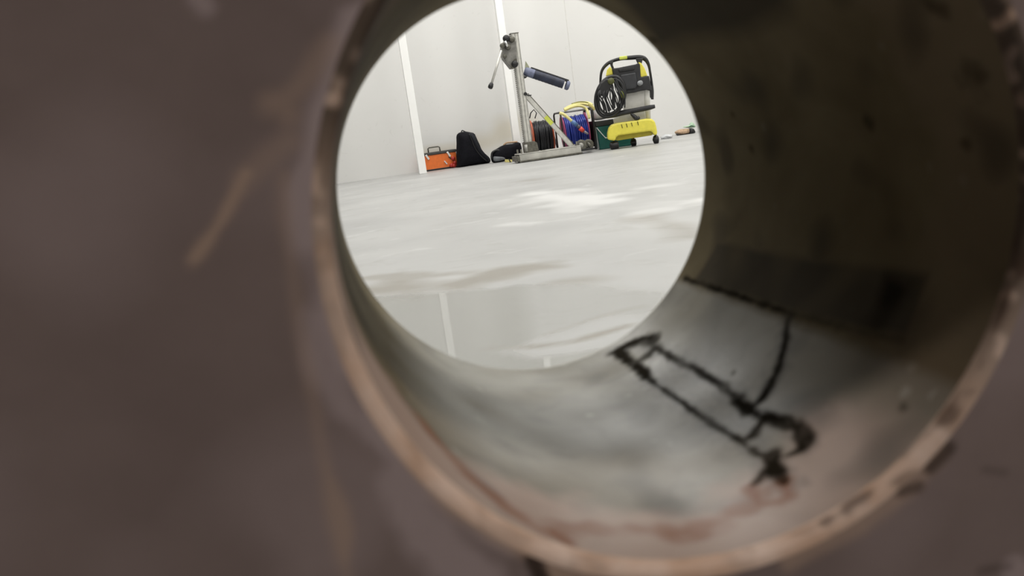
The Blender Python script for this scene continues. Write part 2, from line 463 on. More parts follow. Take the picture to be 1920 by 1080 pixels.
# unrolled bore coordinates: arc length u (clockwise seen from the camera), depth y
def bore(px, py):
    r = ray(px, py)
    # intersect with cylinder of radius HR
    ox, oz = -HX, CAM_H - HZ
    A = r[0] ** 2 + r[2] ** 2; B = 2 * (ox * r[0] + oz * r[2]); C = ox * ox + oz * oz - HR * HR
    disc = max(B * B - 4 * A * C, 0.0)
    t = (-B + math.sqrt(disc)) / (2 * A)
    x, y, z = r * t; z += CAM_H
    return (math.atan2(z - HZ, x - HX) * HR, y)
def BL(*pts): return [bore(*p) for p in pts]
def unroll(V): return np.stack([np.arctan2(V[:, 2] - HZ, V[:, 0] - HX) * HR, V[:, 1]], 1)
def a_grime(V):
    U = unroll(V); nb = nz(U, 45, 4.0); n = nz(U, 150, 3.0) + 0.9 * nz(U, 330, 3.5) + 0.6 * nz(U, 60, 3.7)
    g = np.zeros(len(U))
    g = mx(g, stroke(U, BL((1284, 521), (1330, 538), (1390, 556), (1440, 574), (1492, 590)), 0.0006, 0.0016, n * 0.0010))
    g = mx(g, 0.55 * stroke(U, BL((1492, 590), (1560, 608), (1640, 630), (1692, 636)), 0.0003, 0.002, n * 0.001))
    g = mx(g, 0.9 * poly_mask(U, BL((1660, 515), (1712, 525), (1700, 560), (1665, 610), (1640, 632), (1600, 618), (1640, 580)), 0.007) * np.clip(0.85 + nb, 0, 1))
    g = mx(g, stroke(U, BL((1478, 600), (1472, 640), (1460, 690), (1442, 725), (1424, 752)), 0.0008, 0.0022, n * 0.0015))
    g = mx(g, stroke(U, BL((1157, 657), (1180, 645), (1210, 634), (1225, 640)), 0.0025, 0.004, n * 0.002))
    g = mx(g, stroke(U, BL((1157, 657), (1172, 672), (1200, 690), (1212, 706)), 0.0018, 0.003, n * 0.0015))
    g = mx(g, 0.8 * stroke(U, BL((1205, 672), (1228, 655)), 0.002, 0.003, n * 0.0015))
    g = mx(g, 0.9 * stroke(U, BL((1225, 650), (1262, 672), (1310, 695), (1350, 722), (1385, 748), (1405, 765)), 0.0006, 0.0022, n * 0.0012))
    g = mx(g, 0.9 * stroke(U, BL((1208, 703), (1250, 735), (1300, 770), (1340, 798), (1370, 815)), 0.0005, 0.0017, n * 0.0010))
    g = mx(g, stroke(U, BL((1385, 748), (1402, 770), (1440, 785), (1490, 800), (1512, 825)), 0.0016, 0.0024, n * 0.0018))
    g = mx(g, stroke(U, BL((1432, 785), (1408, 818)), 0.0008, 0.0018, n * 0.0015))
    g = mx(g, stroke(U, BL((1512, 820), (1505, 838)), 0.0014, 0.0022, n * 0.0012))
    g = mx(g, stroke(U, BL((1370, 815), (1400, 835), (1420, 850), (1448, 862), (1478, 855), (1505, 838)), 0.0004, 0.0018, n * 0.0015))
    g = mx(g, stroke(U, BL((1445, 855), (1452, 885)), 0.0022, 0.0022, n * 0.0015))
    g = mx(g, 0.85 * stroke(U, BL((1440, 880), (1415, 905)), 0.0008, 0.002, n * 0.0012))
    g = mx(g, 0.85 * stroke(U, BL((1455, 880), (1472, 905)), 0.0007, 0.002, n * 0.0012))
    g = g * np.clip(1.02 + 0.8 * nb + 0.2 * n, 0.55, 1)
    for p, w_ in (((1410, 280), .0022), ((1630, 230), .003), ((1835, 150), .006), ((1375, 215), .0018), ((1225, 75), .004), ((1695, 765), .002), ((1815, 272), .0025), ((1375, 700), .0015), ((1760, 15), .004)):
        b0 = bore(*p); g = mx(g, 0.55 * stroke(U, [b0, (b0[0] + w_ * .3, b0[1] + w_ * .5)], w_ * 0.25, w_ * 0.8, n * w_ * 0.5))
    return g
def a_darkening(V):
    U = unroll(V); nb = nz(U, 45, 8.0)
    d = 0.75 * poly_mask(U, BL((1345, 452), (1420, 470), (1540, 490), (1690, 505), (1740, 515), (1700, 630), (1600, 612), (1490, 585), (1390, 552), (1300, 528)), 0.004) * np.clip(0.9 + nb * 0.6, 0, 1)
    d = mx(d, 0.5 * np.clip(nb * 2.2 - 0.35, 0, 1))
    n = nz(U, 120, 21.0) + 0.8 * nz(U, 260, 22.0)
    for ln in (((1225, 650), (1310, 695), (1405, 765), (1490, 800), (1515, 830)), ((1208, 703), (1300, 770), (1370, 815), (1448, 862)), ((1157, 657), (1215, 640), (1240, 660)), ((1478, 600), (1460, 690), (1424, 752)), ((1390, 770), (1420, 830), (1450, 880), (1470, 910))):
        d = mx(d, 0.6 * stroke(U, BL(*ln), 0.001, 0.007, n * 0.004))
    d = mx(d, 0.75 * poly_mask(U, BL((1240, 95), (1290, 70), (1400, 60), (1480, 20), (1480, -60), (1100, -40)), 0.012))  # darkens a broad patch across the upper bore
    return d
def a_lit_coat(V):
    U = unroll(V); n = nz(U, 35, 6.0); n2_ = nz(U, 110, 7.0)
    edge = HY + 0.040 + 0.016 * n + 0.006 * n2_
    a = np.degrees(np.arctan2(V[:, 2] - HZ, V[:, 0] - HX)); a = np.where(a > 90, a - 360, a)
    side = np.clip((a + 205) / 20, 0, 1) * np.clip((-42 + 16 * n - a) / 26, 0, 1)  # render layer plus painted warm lamplight, kept to the lower bore
    return np.clip((edge - V[:, 1]) / 0.02 + 0.5, 0, 0.85) * (0.12 + 0.88 * side)
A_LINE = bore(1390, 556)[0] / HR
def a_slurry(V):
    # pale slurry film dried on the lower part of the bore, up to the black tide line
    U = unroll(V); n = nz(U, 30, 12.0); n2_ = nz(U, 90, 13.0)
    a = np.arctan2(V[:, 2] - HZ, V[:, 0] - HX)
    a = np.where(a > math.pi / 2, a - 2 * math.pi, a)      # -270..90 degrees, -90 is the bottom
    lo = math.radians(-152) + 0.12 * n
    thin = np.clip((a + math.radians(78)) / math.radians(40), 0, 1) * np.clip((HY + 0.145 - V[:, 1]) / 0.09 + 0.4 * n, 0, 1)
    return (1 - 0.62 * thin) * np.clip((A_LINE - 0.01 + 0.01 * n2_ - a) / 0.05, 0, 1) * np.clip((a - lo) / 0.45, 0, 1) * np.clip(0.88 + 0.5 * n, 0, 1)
def a_rust(V):
    U = unroll(V); n = nz(U, 120, 9.0); nb = nz(U, 40, 10.0)
    g = 0.85 * stroke(U, BL((800, 800), (860, 870), (940, 945), (1010, 990), (1090, 990), (1180, 990), (1260, 1000), (1330, 985), (1390, 955), (1430, 935)), 0.0016, 0.0050, n * 0.005) * np.clip(0.95 + nb, 0, 1)
    g = mx(g, stroke(U, BL((1405, 915), (1425, 945), (1460, 940), (1478, 930), (1470, 905)), 0.0010, 0.003, n * 0.002))
    g = mx(g, stroke(U, BL((1040, 1000), (1065, 1018)), 0.0018, 0.003, n * 0.002))
    g = mx(g, 0.7 * stroke(U, BL((1430, 940), (1370, 965), (1300, 985)), 0.0012, 0.004, n * 0.003))
    return g
lining_prof = [(y, HR) for y in np.linspace(HY + CH, HY + HL - 0.003, 210)]
lin, LV = ring_mesh('bore_lining', lining_prof, mat_bore(), {'grime': a_grime, 'darkening': a_darkening, 'slurry': a_slurry, 'lit_render_coat': a_lit_coat, 'rust': a_rust})
tag(lin, 'grey cored concrete surface with black slurry lines', None)
rim_prof = [(HY + CH * (1 - math.sin(t)), HR + CH * (1 - math.cos(t))) for t in np.linspace(0, math.pi / 2, 9)]
def a_rimchip(V):
    n = np.array([mnoise.noise(Vector((p[0] * 70, p[1] * 300, p[2] * 70))) + 0.5 * mnoise.noise(Vector((p[0] * 190, p[1] * 400, p[2] * 190))) for p in V])
    a = np.degrees(np.arctan2(V[:, 2] - HZ, V[:, 0] - HX)) % 360
    right = ((a > 285) | (a < 100)); 
    return np.clip((n - 0.05) * 2, 0, 1) * np.where(right, 0.75, 0.25)
def a_bare_shade(V):
    n = np.array([mnoise.noise(Vector((p[0] * 190, p[1] * 190, p[2] * 190))) for p in V])
    a = np.degrees(np.arctan2(V[:, 2] - HZ, V[:, 0] - HX)); a = np.where(a < -100, a + 360, a)
    m_ = np.clip((a + 48) / 34, 0, 1) * np.clip((186 - a) / 30, 0, 1)  # bare rim, with shade painted over its unlit top and right
    return m_ * np.clip(0.95 - 2.2 * np.clip(n - 0.12, 0, 1), 0, 1)
rim, _ = ring_mesh('hole_rim', rim_prof, mat_rim(), {'chip': a_rimchip, 'bare_shade': a_bare_shade})
tag(rim, 'pale pinkish worn edge of the hole', None)
lip_prof = [(HY + HL - 0.003 + 0.003 * math.sin(t), HR + 0.003 * (1 - math.cos(t))) for t in np.linspace(0, math.pi / 2, 6)]
lip, _ = ring_mesh('hole_lip', lip_prof, mat('pale_lip_concrete', (0.55, 0.52, 0.44), 0.5, var=0.2, scale=60), {})

# ---- floor -------------------------------------------------------------------------------------
xs = np.concatenate([np.linspace(ROOM_X0, -0.45, 8), np.arange(-0.4, 1.25, 0.0125), np.arange(1.26, 4.6, 0.03), np.linspace(4.7, ROOM_X1, 6)])
ys = np.concatenate([[-2.5, -1.0, HY], np.arange(HY + HL, 2.4, 0.0125), np.arange(2.42, WALL_Y, 0.035), [WALL_Y]])
GX, GY = np.meshgrid(xs, ys); FV = np.stack([GX.ravel(), GY.ravel(), np.zeros(GX.size)], 1)
nx_, ny_ = len(xs), len(ys)
ff = [(j * nx_ + i, j * nx_ + i + 1, (j + 1) * nx_ + i + 1, (j + 1) * nx_ + i) for j in range(ny_ - 1) for i in range(nx_ - 1)]
me = bpy.data.meshes.new('floor'); me.from_pydata(FV.tolist(), [], ff); me.materials.append(mat_floor())
def FL(*pts): return [tuple(on_floor(*p)[:2]) for p in pts]
sel = (FV[:, 1] > HY + HL - .01); U = FV[sel][:, :2]
n1 = nz(U, 6, 1.0); n2 = nz(U, 18, 2.0)
wet = poly_mask(U + np.stack([n1 * 0.03, n2 * 0.02], 1), FL((660, 560), (760, 552), (880, 545), (1000, 532), (1080, 530), (1190, 545), (1260, 545), (1250, 580), (1120, 600), (1030, 628), (960, 655), (1010, 668), (1140, 650), (1200, 640), (1160, 700), (940, 720), (700, 700)), 0.035)
wet = wet * (1 - 0.5 * poly_mask(U, FL((975, 500), (1300, 480), (1300, 660), (1000, 640)), 0.04))
dirt = 0.75 * stroke(U, FL((690, 545), (760, 540), (850, 533), (940, 515), (1020, 500)), 0.01, 0.10, n1 * 0.08 + n2 * 0.04)
dirt = mx(dirt, 0.6 * stroke(U, FL((690, 520), (800, 518), (870, 512)), 0.0, 0.05, n1 * 0.05 + n2 * 0.02))
dirt = mx(dirt, 0.8 * stroke(U, FL((920, 652), (1010, 650), (1080, 640), (1130, 625), (1180, 610)), 0.0, 0.016, n2 * 0.008))
dirt = mx(dirt, 0.5 * stroke(U, FL((1030, 625), (1120, 595), (1200, 575)), 0.0, 0.014, n2 * 0.008))
dirt = mx(dirt, 0.5 * stroke(U, FL((1200, 405), (1260, 420), (1310, 440)), 0.0, 0.09, n1 * 0.06))
dirt = mx(dirt, 0.6 * stroke(U, FL((1050, 528), (1090, 525)), 0.0, 0.06, n1 * 0.05))
dirt = mx(dirt, 0.45 * stroke(U, FL((990, 338), (1010, 336)), 0.0, 0.15, n1 * 0.05))
scuff = 0.75 * stroke(U, FL((1195, 398), (1230, 392), (1270, 384), (1312, 375)), 0.01, 0.10, n1 * 0.1)
scuff = mx(scuff, 0.7 * stroke(U, FL((1010, 362), (1080, 374), (1130, 378)), 0.02, 0.18, n1 * 0.2))
scuff = mx(scuff, 0.6 * stroke(U, FL((955, 421), (1000, 418)), 0.0, 0.08, n1 * 0.06))
scuff = mx(scuff, 0.5 * stroke(U, FL((1210, 352), (1240, 348)), 0.0, 0.10, n1 * 0.06))
for nm, val in (('wet', wet), ('dirt', dirt * (1 - wet * 0.6)), ('scuff', scuff)):
    full = np.zeros(len(FV)); full[sel] = val; set_attr(me, nm, full)
floor = bpy.data.objects.new('floor', me); col.objects.link(floor)
tag(floor, 'pale grey concrete floor with a puddle and scuffs', None, kind='structure')

# ---- far room shell ----------------------------------------------------------------------------
WM = mat_wall()
def grid_wall(name, p0, du, dv, nu, nv, label, mt=None):
    vs = []; p0, du, dv = Vector(p0), Vector(du), Vector(dv)
    for j in range(nv + 1):
        for i in range(nu + 1): vs.append(p0 + du * (i / nu) + dv * (j / nv))
    fs = [(j * (nu + 1) + i, j * (nu + 1) + i + 1, (j + 1) * (nu + 1) + i + 1, (j + 1) * (nu + 1) + i) for j in range(nv) for i in range(nu)]
    m_ = bpy.data.meshes.new(name); m_.from_pydata([tuple(v) for v in vs], [], fs); m_.materials.append(mt or WM)
    o = bpy.data.objects.new(name, m_); col.objects.link(o); tag(o, label, None, kind='structure')
    return o, vs
wb, wv = grid_wall('wall_back', (ROOM_X0, WALL_Y, 0), (ROOM_X1 - ROOM_X0, 0, 0), (0, 0, ROOM_H), 210, 84, 'white painted far wall of the room')
U = np.array([(v.x, v.z) for v in wv])
def WL(*pts): return [(at(p[0], p[1], WALL_Y).x, at(p[0], p[1], WALL_Y).z) for p in pts]
st = 0.7 * stroke(U, WL((880, 270), (920, 265), (960, 250)), 0.03, 0.12) + 0.6 * stroke(U, WL((940, 235), (970, 230), (1000, 225)), 0.02, 0.14) + 0.7 * stroke(U, WL((800, 285), (850, 278)), 0.02, 0.07)
set_attr(wb.data, 'stain', np.clip(st, 0, 0.8))
grid_wall('wall_left', (ROOM_X0, HY + HL, 0), (0, WALL_Y - HY - HL, 0), (0, 0, ROOM_H), 4, 4, 'unseen side wall of the room, darkened to cut stray light', mat('unseen_dark_wall', (0.10, 0.095, 0.09), 0.7, var=0.2, scale=2))  # unseen wall, made dark to keep light off the bore's right side
grid_wall('wall_right', (ROOM_X1, HY + HL, 0), (0, WALL_Y - HY - HL, 0), (0, 0, ROOM_H), 4, 4, 'white side wall opposite')
grid_wall('ceiling', (ROOM_X0, HY + HL, ROOM_H), (ROOM_X1 - ROOM_X0, 0, 0), (0, WALL_Y - HY - HL, 0), 4, 4, 'white ceiling of the room')

PW = mat('white_gloss_post', (0.93, 0.93, 0.91), 0.35, var=0.02, scale=4)
def post(name, px, py, Y, label, dz=0.0):
    p = at(px, py, Y); wdt = 0.078
    m_ = MB(); m_.box((p.x, Y + wdt / 2, ROOM_H / 2), (wdt, wdt, ROOM_H - 0.002))
    o = m_.build(name, PW, None, 0.004, loc=(p.x, Y + wdt / 2, 0), zfloor=False)
    tag(o, label, None, kind='structure')
    return o
post('trim_1', 794, 327, 8.40, 'slim white square post left of the orange case')
post('trim_2', 974, 296, 8.70, 'slim white square post behind the drill stand')
a_ = at(1060, 20, WALL_Y)
MB().box((a_.x, WALL_Y - 0.001, ROOM_H / 2), (0.006, 0.002, ROOM_H)).build('trim_3', mat('joint_grey', (0.66, 0.65, 0.62), 0.7, var=0.1), None, zfloor=False)
tag(bpy.data.objects['trim_3'], 'fine vertical joint line in the far wall', None, kind='structure')

# ================================================================== THE THINGS
BLACK = mat('black_plastic', (0.010, 0.010, 0.011), 0.42, var=0.3)
DARK = mat('dark_rubber', (0.018, 0.018, 0.020), 0.6, var=0.3)
YELLOW = mat('yellow_plastic', (0.80, 0.71, 0.09), 0.38, var=0.06)
LIME = mat('lime_plastic', (0.62, 0.68, 0.10), 0.4, var=0.08)
GREYW = mat('pale_grey_plastic', (0.52, 0.51, 0.48), 0.5, var=0.06)
ALU = mat('dull_aluminium', (0.60, 0.59, 0.55), 0.42, 0.55, var=0.12)
ALUD = mat('dark_aluminium', (0.33, 0.325, 0.30), 0.45, 0.5, var=0.2)
STEEL = mat('greased_steel', (0.12, 0.115, 0.095), 0.45, 0.4, var=0.35, scale=40)
CHROME = mat('bright_steel', (0.75, 0.75, 0.74), 0.2, 0.9, var=0.05)
ORANGE = mat('orange_paint', (0.78, 0.17, 0.025), 0.42, var=0.08)
RED = mat('red_plastic', (0.50, 0.04, 0.03), 0.45, var=0.15)
CLOTHB = mat('black_nylon', (0.006, 0.006, 0.009), 0.8, var=0.4, scale=60, bump=0.3, spec=0.15)
CLOTHD = mat('charcoal_nylon', (0.014, 0.015, 0.020), 0.7, var=0.3, scale=60, bump=0.3, spec=0.2)
BLUEH = mat('blue_hose_rubber', (0.020, 0.040, 0.29), 0.35, var=0.2)
MAG = mat('magenta_plastic', (0.36, 0.06, 0.16), 0.45, var=0.2)
NAVY = mat('navy_casing', (0.016, 0.021, 0.045), 0.45, var=0.45, scale=25)
NAVYL = mat('dusty_blue_casing', (0.15, 0.17, 0.26), 0.5, var=0.3, scale=25)
TEAL = mat('teal_plastic', (0.004, 0.115, 0.10), 0.45, var=0.12)
HOSEY = mat('yellow_hose_rubber', (0.78, 0.70, 0.28), 0.45, var=0.1)
WHITE = mat('white_cloth', (0.80, 0.79, 0.80), 0.8, var=0.05, scale=40, bump=0.2)
TANM = mat('tan_canvas', (0.45, 0.31, 0.20), 0.8, var=0.25, scale=40, bump=0.2)
GREENP = mat('pale_green_plastic', (0.42, 0.58, 0.42), 0.5, var=0.15)

# ---- core drill stand --------------------------------------------------------------------------
YR = 7.62
r0 = at(1020, 298, YR)
rig = thing('drill_stand', 'tall grey aluminium core drill stand with diagonal brace on the concrete floor', 'drill stand', (r0.x, YR, 0))
DZ = -at(1020, 297, YR).z
def R(px, py, dy=0.0): return at(px, py, YR + dy, DZ)
k = pxm(YR)
# base plate: long flat channel
bm_ = MB()
b0, b1 = R(975, 304, -0.10), R(1090, 287, -0.10)
bx0, bx1 = b0.x, b1.x
bm_.box(((bx0 + bx1) / 2, YR, 0.079), (bx1 - bx0, 0.22, 0.012))
for sy in (-1, 1):
    bm_.box(((bx0 + bx1) / 2, YR + sy * 0.104, 0.050), (bx1 - bx0, 0.012, 0.064))
base = bm_.build('base_plate', mat('worn_aluminium', (0.50, 0.49, 0.45), 0.5, 0.4, var=0.2, scale=14), rig, 0.003)
be = MB()
for sy in (-1, 1): be.box(((bx0 + bx1) / 2, YR + sy * 0.112, 0.012), (bx1 - bx0 + 0.01, 0.03, 0.014))
be.build('lower_flange', STEEL, base, 0.002)
for sx in (0, 1):
    for sy in (-1, 1):
        fx = bx0 + 0.03 if sx == 0 else bx1 - 0.03
        MB().cyl((fx, YR + sy * 0.085, 0.002), (fx, YR + sy * 0.085, 0.125), 0.009, n=12).build('levelling_screw', STEEL, rig)
MB().box((bx1 + 0.065, YR, 0.035), (0.15, 0.20, 0.02)).build('rear_plate', BLACK, rig, 0.003)
MB().box((bx0 - 0.012, YR, 0.040), (0.03, 0.24, 0.05)).build('front_edge', STEEL, rig, 0.004)
sl = MB(); sl.lathe((bx0 + (bx1 - bx0) * .42, YR - 0.03, 0.0855), (0, 0, 1), [(0, 0.0), (0, .024), (.003, .024), (.003, .012), (.001, .012), (.001, 0)], 20); sl.build('anchor_slot', STEEL, rig)
# foot block of the column
fb = MB(); pA, pB = R(984, 284), R(1008, 284)
fb.prism([Vector((pA.x, YR - 0.07, 0.085)), Vector((pB.x, YR - 0.07, 0.085)), Vector((pB.x - 0.01, YR - 0.07, 0.165)), Vector((pB.x - 0.035, YR - 0.07, 0.185)), Vector((pA.x, YR - 0.07, 0.185))], (0, 0.14, 0))
fb.build('column_foot', STEEL, rig, 0.004)
MB().cyl(R(985.5, 270, -0.085), R(987, 283, -0.085), 0.016, n=14).build('clamp_bolt', ALUD, rig)
# column: hollow profile with grooves
ctop, cbot = R(963, 62), R(991, 276)
cd = (ctop - cbot).normalized()
cs = MB()
cs.bar(cbot, ctop, 0.066, 0.060)
for off in (-0.022, 0.022):
    pass
colo = cs.build('column', ALU, rig, 0.003)
xdir = Vector((0, 1, 0)).cross(cd).normalized()
if xdir.x < 0: xdir = -xdir
for off, wd in ((-0.028, 0.012), (0.004, 0.006), (0.033, 0.005)):
    g = MB(); g.bar(cbot + xdir * off + Vector((0, -0.0315, 0)), ctop + xdir * off + Vector((0, -0.0315, 0)), wd, 0.005)
    g.build('rail_groove', ALUD, colo)
rk = MB(); n_t = 60
for i in range(n_t):
    p = cbot.lerp(ctop, (i + .5) / n_t); rk.box(p - xdir * 0.039, (0.010, 0.022, 0.010))
rk.build('gear_rack', ALUD, colo)
MB().bar(ctop - cd * 0.001, ctop + cd * 0.006, 0.082, 0.068).build('top_cap', STEEL, colo)
# carriage
cp = [R(*p, -0.055) for p in ((942, 82), (952, 66), (958, 64), (967, 76), (970.5, 119), (966, 126), (959, 127), (951, 117), (944, 108), (940, 96))]
car = MB().prism(cp, (0, 0.10, 0)).build('carriage', mat('carriage_grey', (0.20, 0.195, 0.18), 0.5, 0.3, var=0.25), rig, 0.006)
def knob(px, py, r, mt=BLACK, dy=-0.06, ln=0.03):
    p = R(px, py, dy); q = MB(); q.lathe(p, (0, -1, 0), [(0, 0), (0, r), (ln * .7, r), (ln, r * .7), (ln, 0)], 18)
    return q.build('knob', mt, car)
knob(948.5, 71, 6.2 * k); knob(941.5, 84.5, 4.6 * k, STEEL); knob(959.5, 72.5, 5.2 * k, STEEL); knob(964.5, 119, 6 * k); knob(945.5, 104, 4 * k, STEEL); knob(952, 87, 5 * k, STEEL)
MB().cyl(R(947, 75.5, -0.10), R(951.5, 86, -0.10), 0.011, n=12).build('clamp_lever', CHROME, car)
rl = MB()
for (px, py) in ((961, 124), (966, 112)): rl.cyl(R(px, py, -0.07), R(px, py, 0.03), 0.018, n=14)
rl.build('guide_roller', STEEL, car)
# feed lever with knob
lv = MB().tube([R(940, 93, -0.09), R(930, 127, -0.09), R(921, 157, -0.09)], 0.0115, 10).build('feed_lever', ALU, rig)
MB().lathe(R(922.5, 153, -0.09), R(918, 165, -0.09) - R(922.5, 153, -0.09), [(0, 0.006), (0.01, .018), (.035, .024), (.055, .022), (.062, .012), (.062, 0)], 16).build('lever_knob', BLACK, lv)
# side arm
s0, s1 = R(983, 131.5, 0.02), R(1067, 160, -0.02)
ax = (s1 - s0); ln = ax.length; an = ax.normalized()
sm_ = MB(); sm_.lathe(s0, an, [(0.0, 0.0), (0.0, 0.036), (.012, .042), (.10, .043)], 28); sm_.build('arm_collar', NAVYL, rig)
sm_ = MB(); sm_.lathe(s0 + an * 0.08, an, [(0, 0.036)] + [(0.0 + i * 0.0165, 0.0415 + (0.0022 if i % 2 else 0)) for i in range(1, 20)], 28); arm = sm_.build('side_arm', NAVY, rig)
arm['label'] = 'dark blue ribbed cylinder slanting down to the right'
sm_ = MB(); sm_.lathe(s1 - an * 0.035, an, [(0, 0.042), (.025, .044), (.035, .036), (.035, 0)], 28); sm_.build('arm_cap', NAVYL, arm)
up = Vector((0, -1, 0)).cross(an); up = up if up.z > 0 else -up
rg_ = MB(); rg_.bar(s0 + an * 0.05 + up * 0.043, s1 - an * 0.02 + up * 0.043, 0.022, 0.030); rg_.build('top_ridge', DARK, arm, 0.003)
tp = MB(); tp.prism([R(985.5, 113, 0), R(992.5, 124, 0), R(990, 127, 0), R(984.5, 126, 0)], (0, 0.015, 0)); tp.build('arm_latch', mat('olive_steel', (0.34, 0.35, 0.24), .5, .3), rig, 0.002)
br = MB(); br.prism([R(978.5, 136, -.03), R(983, 141, -.03), R(989, 142, -.03), R(986, 145, -.03), R(979, 144.5, -.03)], (0, 0.06, 0)); br.build('arm_bracket', BLACK, rig, 0.002)
# diagonal brace with sticker
q0, q1 = R(986, 177, 0.0), R(1075, 276, 0.0)
brace = MB().bar(q0, q1, 0.045, 0.03).build('brace', ALU, rig, 0.004)
bd = (q1 - q0); 
MB().bar(q0 + bd * 0.40 + Vector((0, -0.016, 0)), q0 + bd * 0.54 + Vector((0, -0.016, 0)), 0.0452, 0.002).build('yellow_sticker', LIME, brace)
bu = Vector((0, 1, 0)).cross(bd.normalized()); bu = bu if bu.z > 0 else -bu
MB().bar(q0 + bu * 0.022, q0 + bd * 0.98 + bu * 0.022, 0.006, 0.036).build('brace_edge', STEEL, brace)
bc = MB(); bc.cyl(R(985, 174.5, -0.045), R(985, 174.5, 0.045), 0.016, n=14); bc.tube([R(985, 174.5, -.04), R(991, 178, -.04), R(996, 177, -.04)], 0.006); bc.build('brace_clamp', BLACK, rig)
# rear hardware: pivot, transport wheels
pv = MB(); pv.prism([R(1069, 283, -.05), R(1087, 281, -.05), R(1089, 272, -.05), R(1078, 269, -.05), R(1069, 275, -.05)], (0, 0.10, 0)); pv.build('brace_pivot', ALUD, rig, 0.004)
for (px, py, dy) in ((1089, 271, -0.07), (1102, 270, 0.07)):
    c_ = R(px, py, dy); wz = max(c_.z, 0.062)
    wh = MB(); wh.lathe((c_.x, c_.y - 0.018, wz), (0.25, 1, 0), [(0, 0), (0, .03), (0, .048), (.006, .054), (.03, .054), (.036, .048), (.036, 0)], 24)
    wo = wh.build('transport_wheel', STEEL, rig)
    MB().lathe((c_.x - .004, c_.y - 0.022, wz), (0.25, 1, 0), [(0, 0), (0, .02), (.006, .026), (.012, .026)], 18).build('hub', ALUD, wo)
MB().cyl(R(1089, 277, -0.06), R(1104, 275, 0.1), 0.009, n=10).build('wheel_axle', STEEL, rig)
MB().bar(R(1098, 263, 0), R(1110, 279, 0), 0.016, 0.02).build('rear_handle', STEEL, rig, 0.003)
ft = MB(); ft.tube([R(969, 302, -0.12), R(968, 306, -0.125), R(970, 309, -0.13)], 0.006, 8); ft.build('pointed_foot', STEEL, rig)

# ---- pressure washer ---------------------------------------------------------------------------
YW = 7.50
w0 = at(1188, 272, YW)
pwm = thing('pressure_washer', 'yellow and black pressure washer with hose loop and tall handle on wheels', 'pressure washer', (w0.x, YW, 0))
DZW = -at(1190, 274, YW).z
NW = Vector((math.sin(math.radians(17)), math.cos(math.radians(17)), 0)); SW = Vector((NW.y, -NW.x, 0))
def at_plane(px, py, o, n, dy, dz):
    r = Vector(ray(px, py)); t = (n.dot(Vector((o.x, o.y, 0))) + dy) / n.dot(r)
    return Vector((r.x * t, r.y * t, r.z * t + CAM_H + dz))
def Wp(px, py, dy=0.0): return at_plane(px, py, w0, NW, dy, DZW)
kw = pxm(YW)
hp = smooth_path([Wp(*p, 0.05) for p in ((1223, 186), (1223.5, 170), (1221.5, 152), (1219, 136), (1216, 121), (1210, 111), (1200, 107), (1180, 108), (1165, 109.5), (1150, 113.5), (1140, 118.5), (1131.5, 127), (1127, 138), (1125.5, 158), (1126, 170))], 5)
nn = len(hp)
handle = MB().tube(hp, [2.6 * kw, 2.2 * kw, 2.3 * kw, 4.2 * kw, 4.0 * kw, 3.0 * kw, 3.1 * kw, 2.3 * kw, 2.0 * kw], 12).build('handle_frame', BLACK, pwm)
cl = MB(); cl.bar(Wp(1161, 109.3, 0.05), Wp(1176, 107.5, 0.05), 6.2 * kw, 0.05); cl.build('grip_clip', LIME, handle, 0.008)
# lower right strut widening
MB().prism([Wp(*p, 0.02) for p in ((1214, 163), (1223, 160), (1226, 186), (1222, 186), (1217, 178))], NW * 0.05).build('frame_strut', BLACK, pwm, 0.005)
# motor housing
hs = [Wp(*p, -0.08) for p in ((1148, 127), (1152, 127.5), (1160, 126.5), (1192, 120), (1197, 117.5), (1200, 120), (1201.5, 144), (1217, 141.5), (1221, 160), (1222, 170), (1213, 168), (1201, 170), (1190, 173), (1170, 176), (1161, 168), (1153, 158), (1150, 140))]
housing = MB().prism(hs, NW * 0.20).build('motor_housing', DARK, pwm, 0.018)
MB().prism([Wp(*p, -0.09) for p in ((1160, 129.5), (1188, 124.5), (1190, 130), (1161, 135))], NW * 0.02).build('housing_recess', BLACK, housing, 0.004)
MB().prism([Wp(*p, -0.10) for p in ((1163, 140), (1192, 135), (1196, 158), (1192, 166), (1168, 169), (1164, 160))], NW * 0.03).build('front_cover', mat('charcoal_plastic', (0.026, 0.027, 0.031), 0.45, var=0.25), housing, 0.012)
kb = MB(); kb.lathe(Wp(1199, 156, -0.10), (0.1, -1, 0.1), [(0, .024), (.03, .022), (.034, .012), (.034, 0)], 18); kb.build('selector_knob', mat('grey_plastic', (0.24, 0.25, 0.26), .4, var=.2), housing)
for pts, nm in ((((1197.3, 116), (1202, 117.5), (1208.5, 127), (1214, 141.5), (1201.5, 145)), 'side_panel'), (((1144, 124), (1147.5, 130), (1149.5, 139), (1136, 142), (1138.5, 130)), 'side_panel')):
    MB().prism([Wp(*p, -0.06) for p in pts], NW * 0.12).build(nm, YELLOW, pwm, 0.006)
# connectors from handle to housing
MB().prism([Wp(*p, 0.0) for p in ((1192, 109), (1206, 108), (1203, 120), (1198, 121), (1194, 115))], NW * 0.06).build('handle_bracket', BLACK, pwm, 0.006)
MB().prism([Wp(*p, 0.0) for p in ((1143, 117), (1150, 113), (1149, 121), (1152, 129), (1148, 130))], NW * 0.06).build('handle_bracket', BLACK, pwm, 0.006)
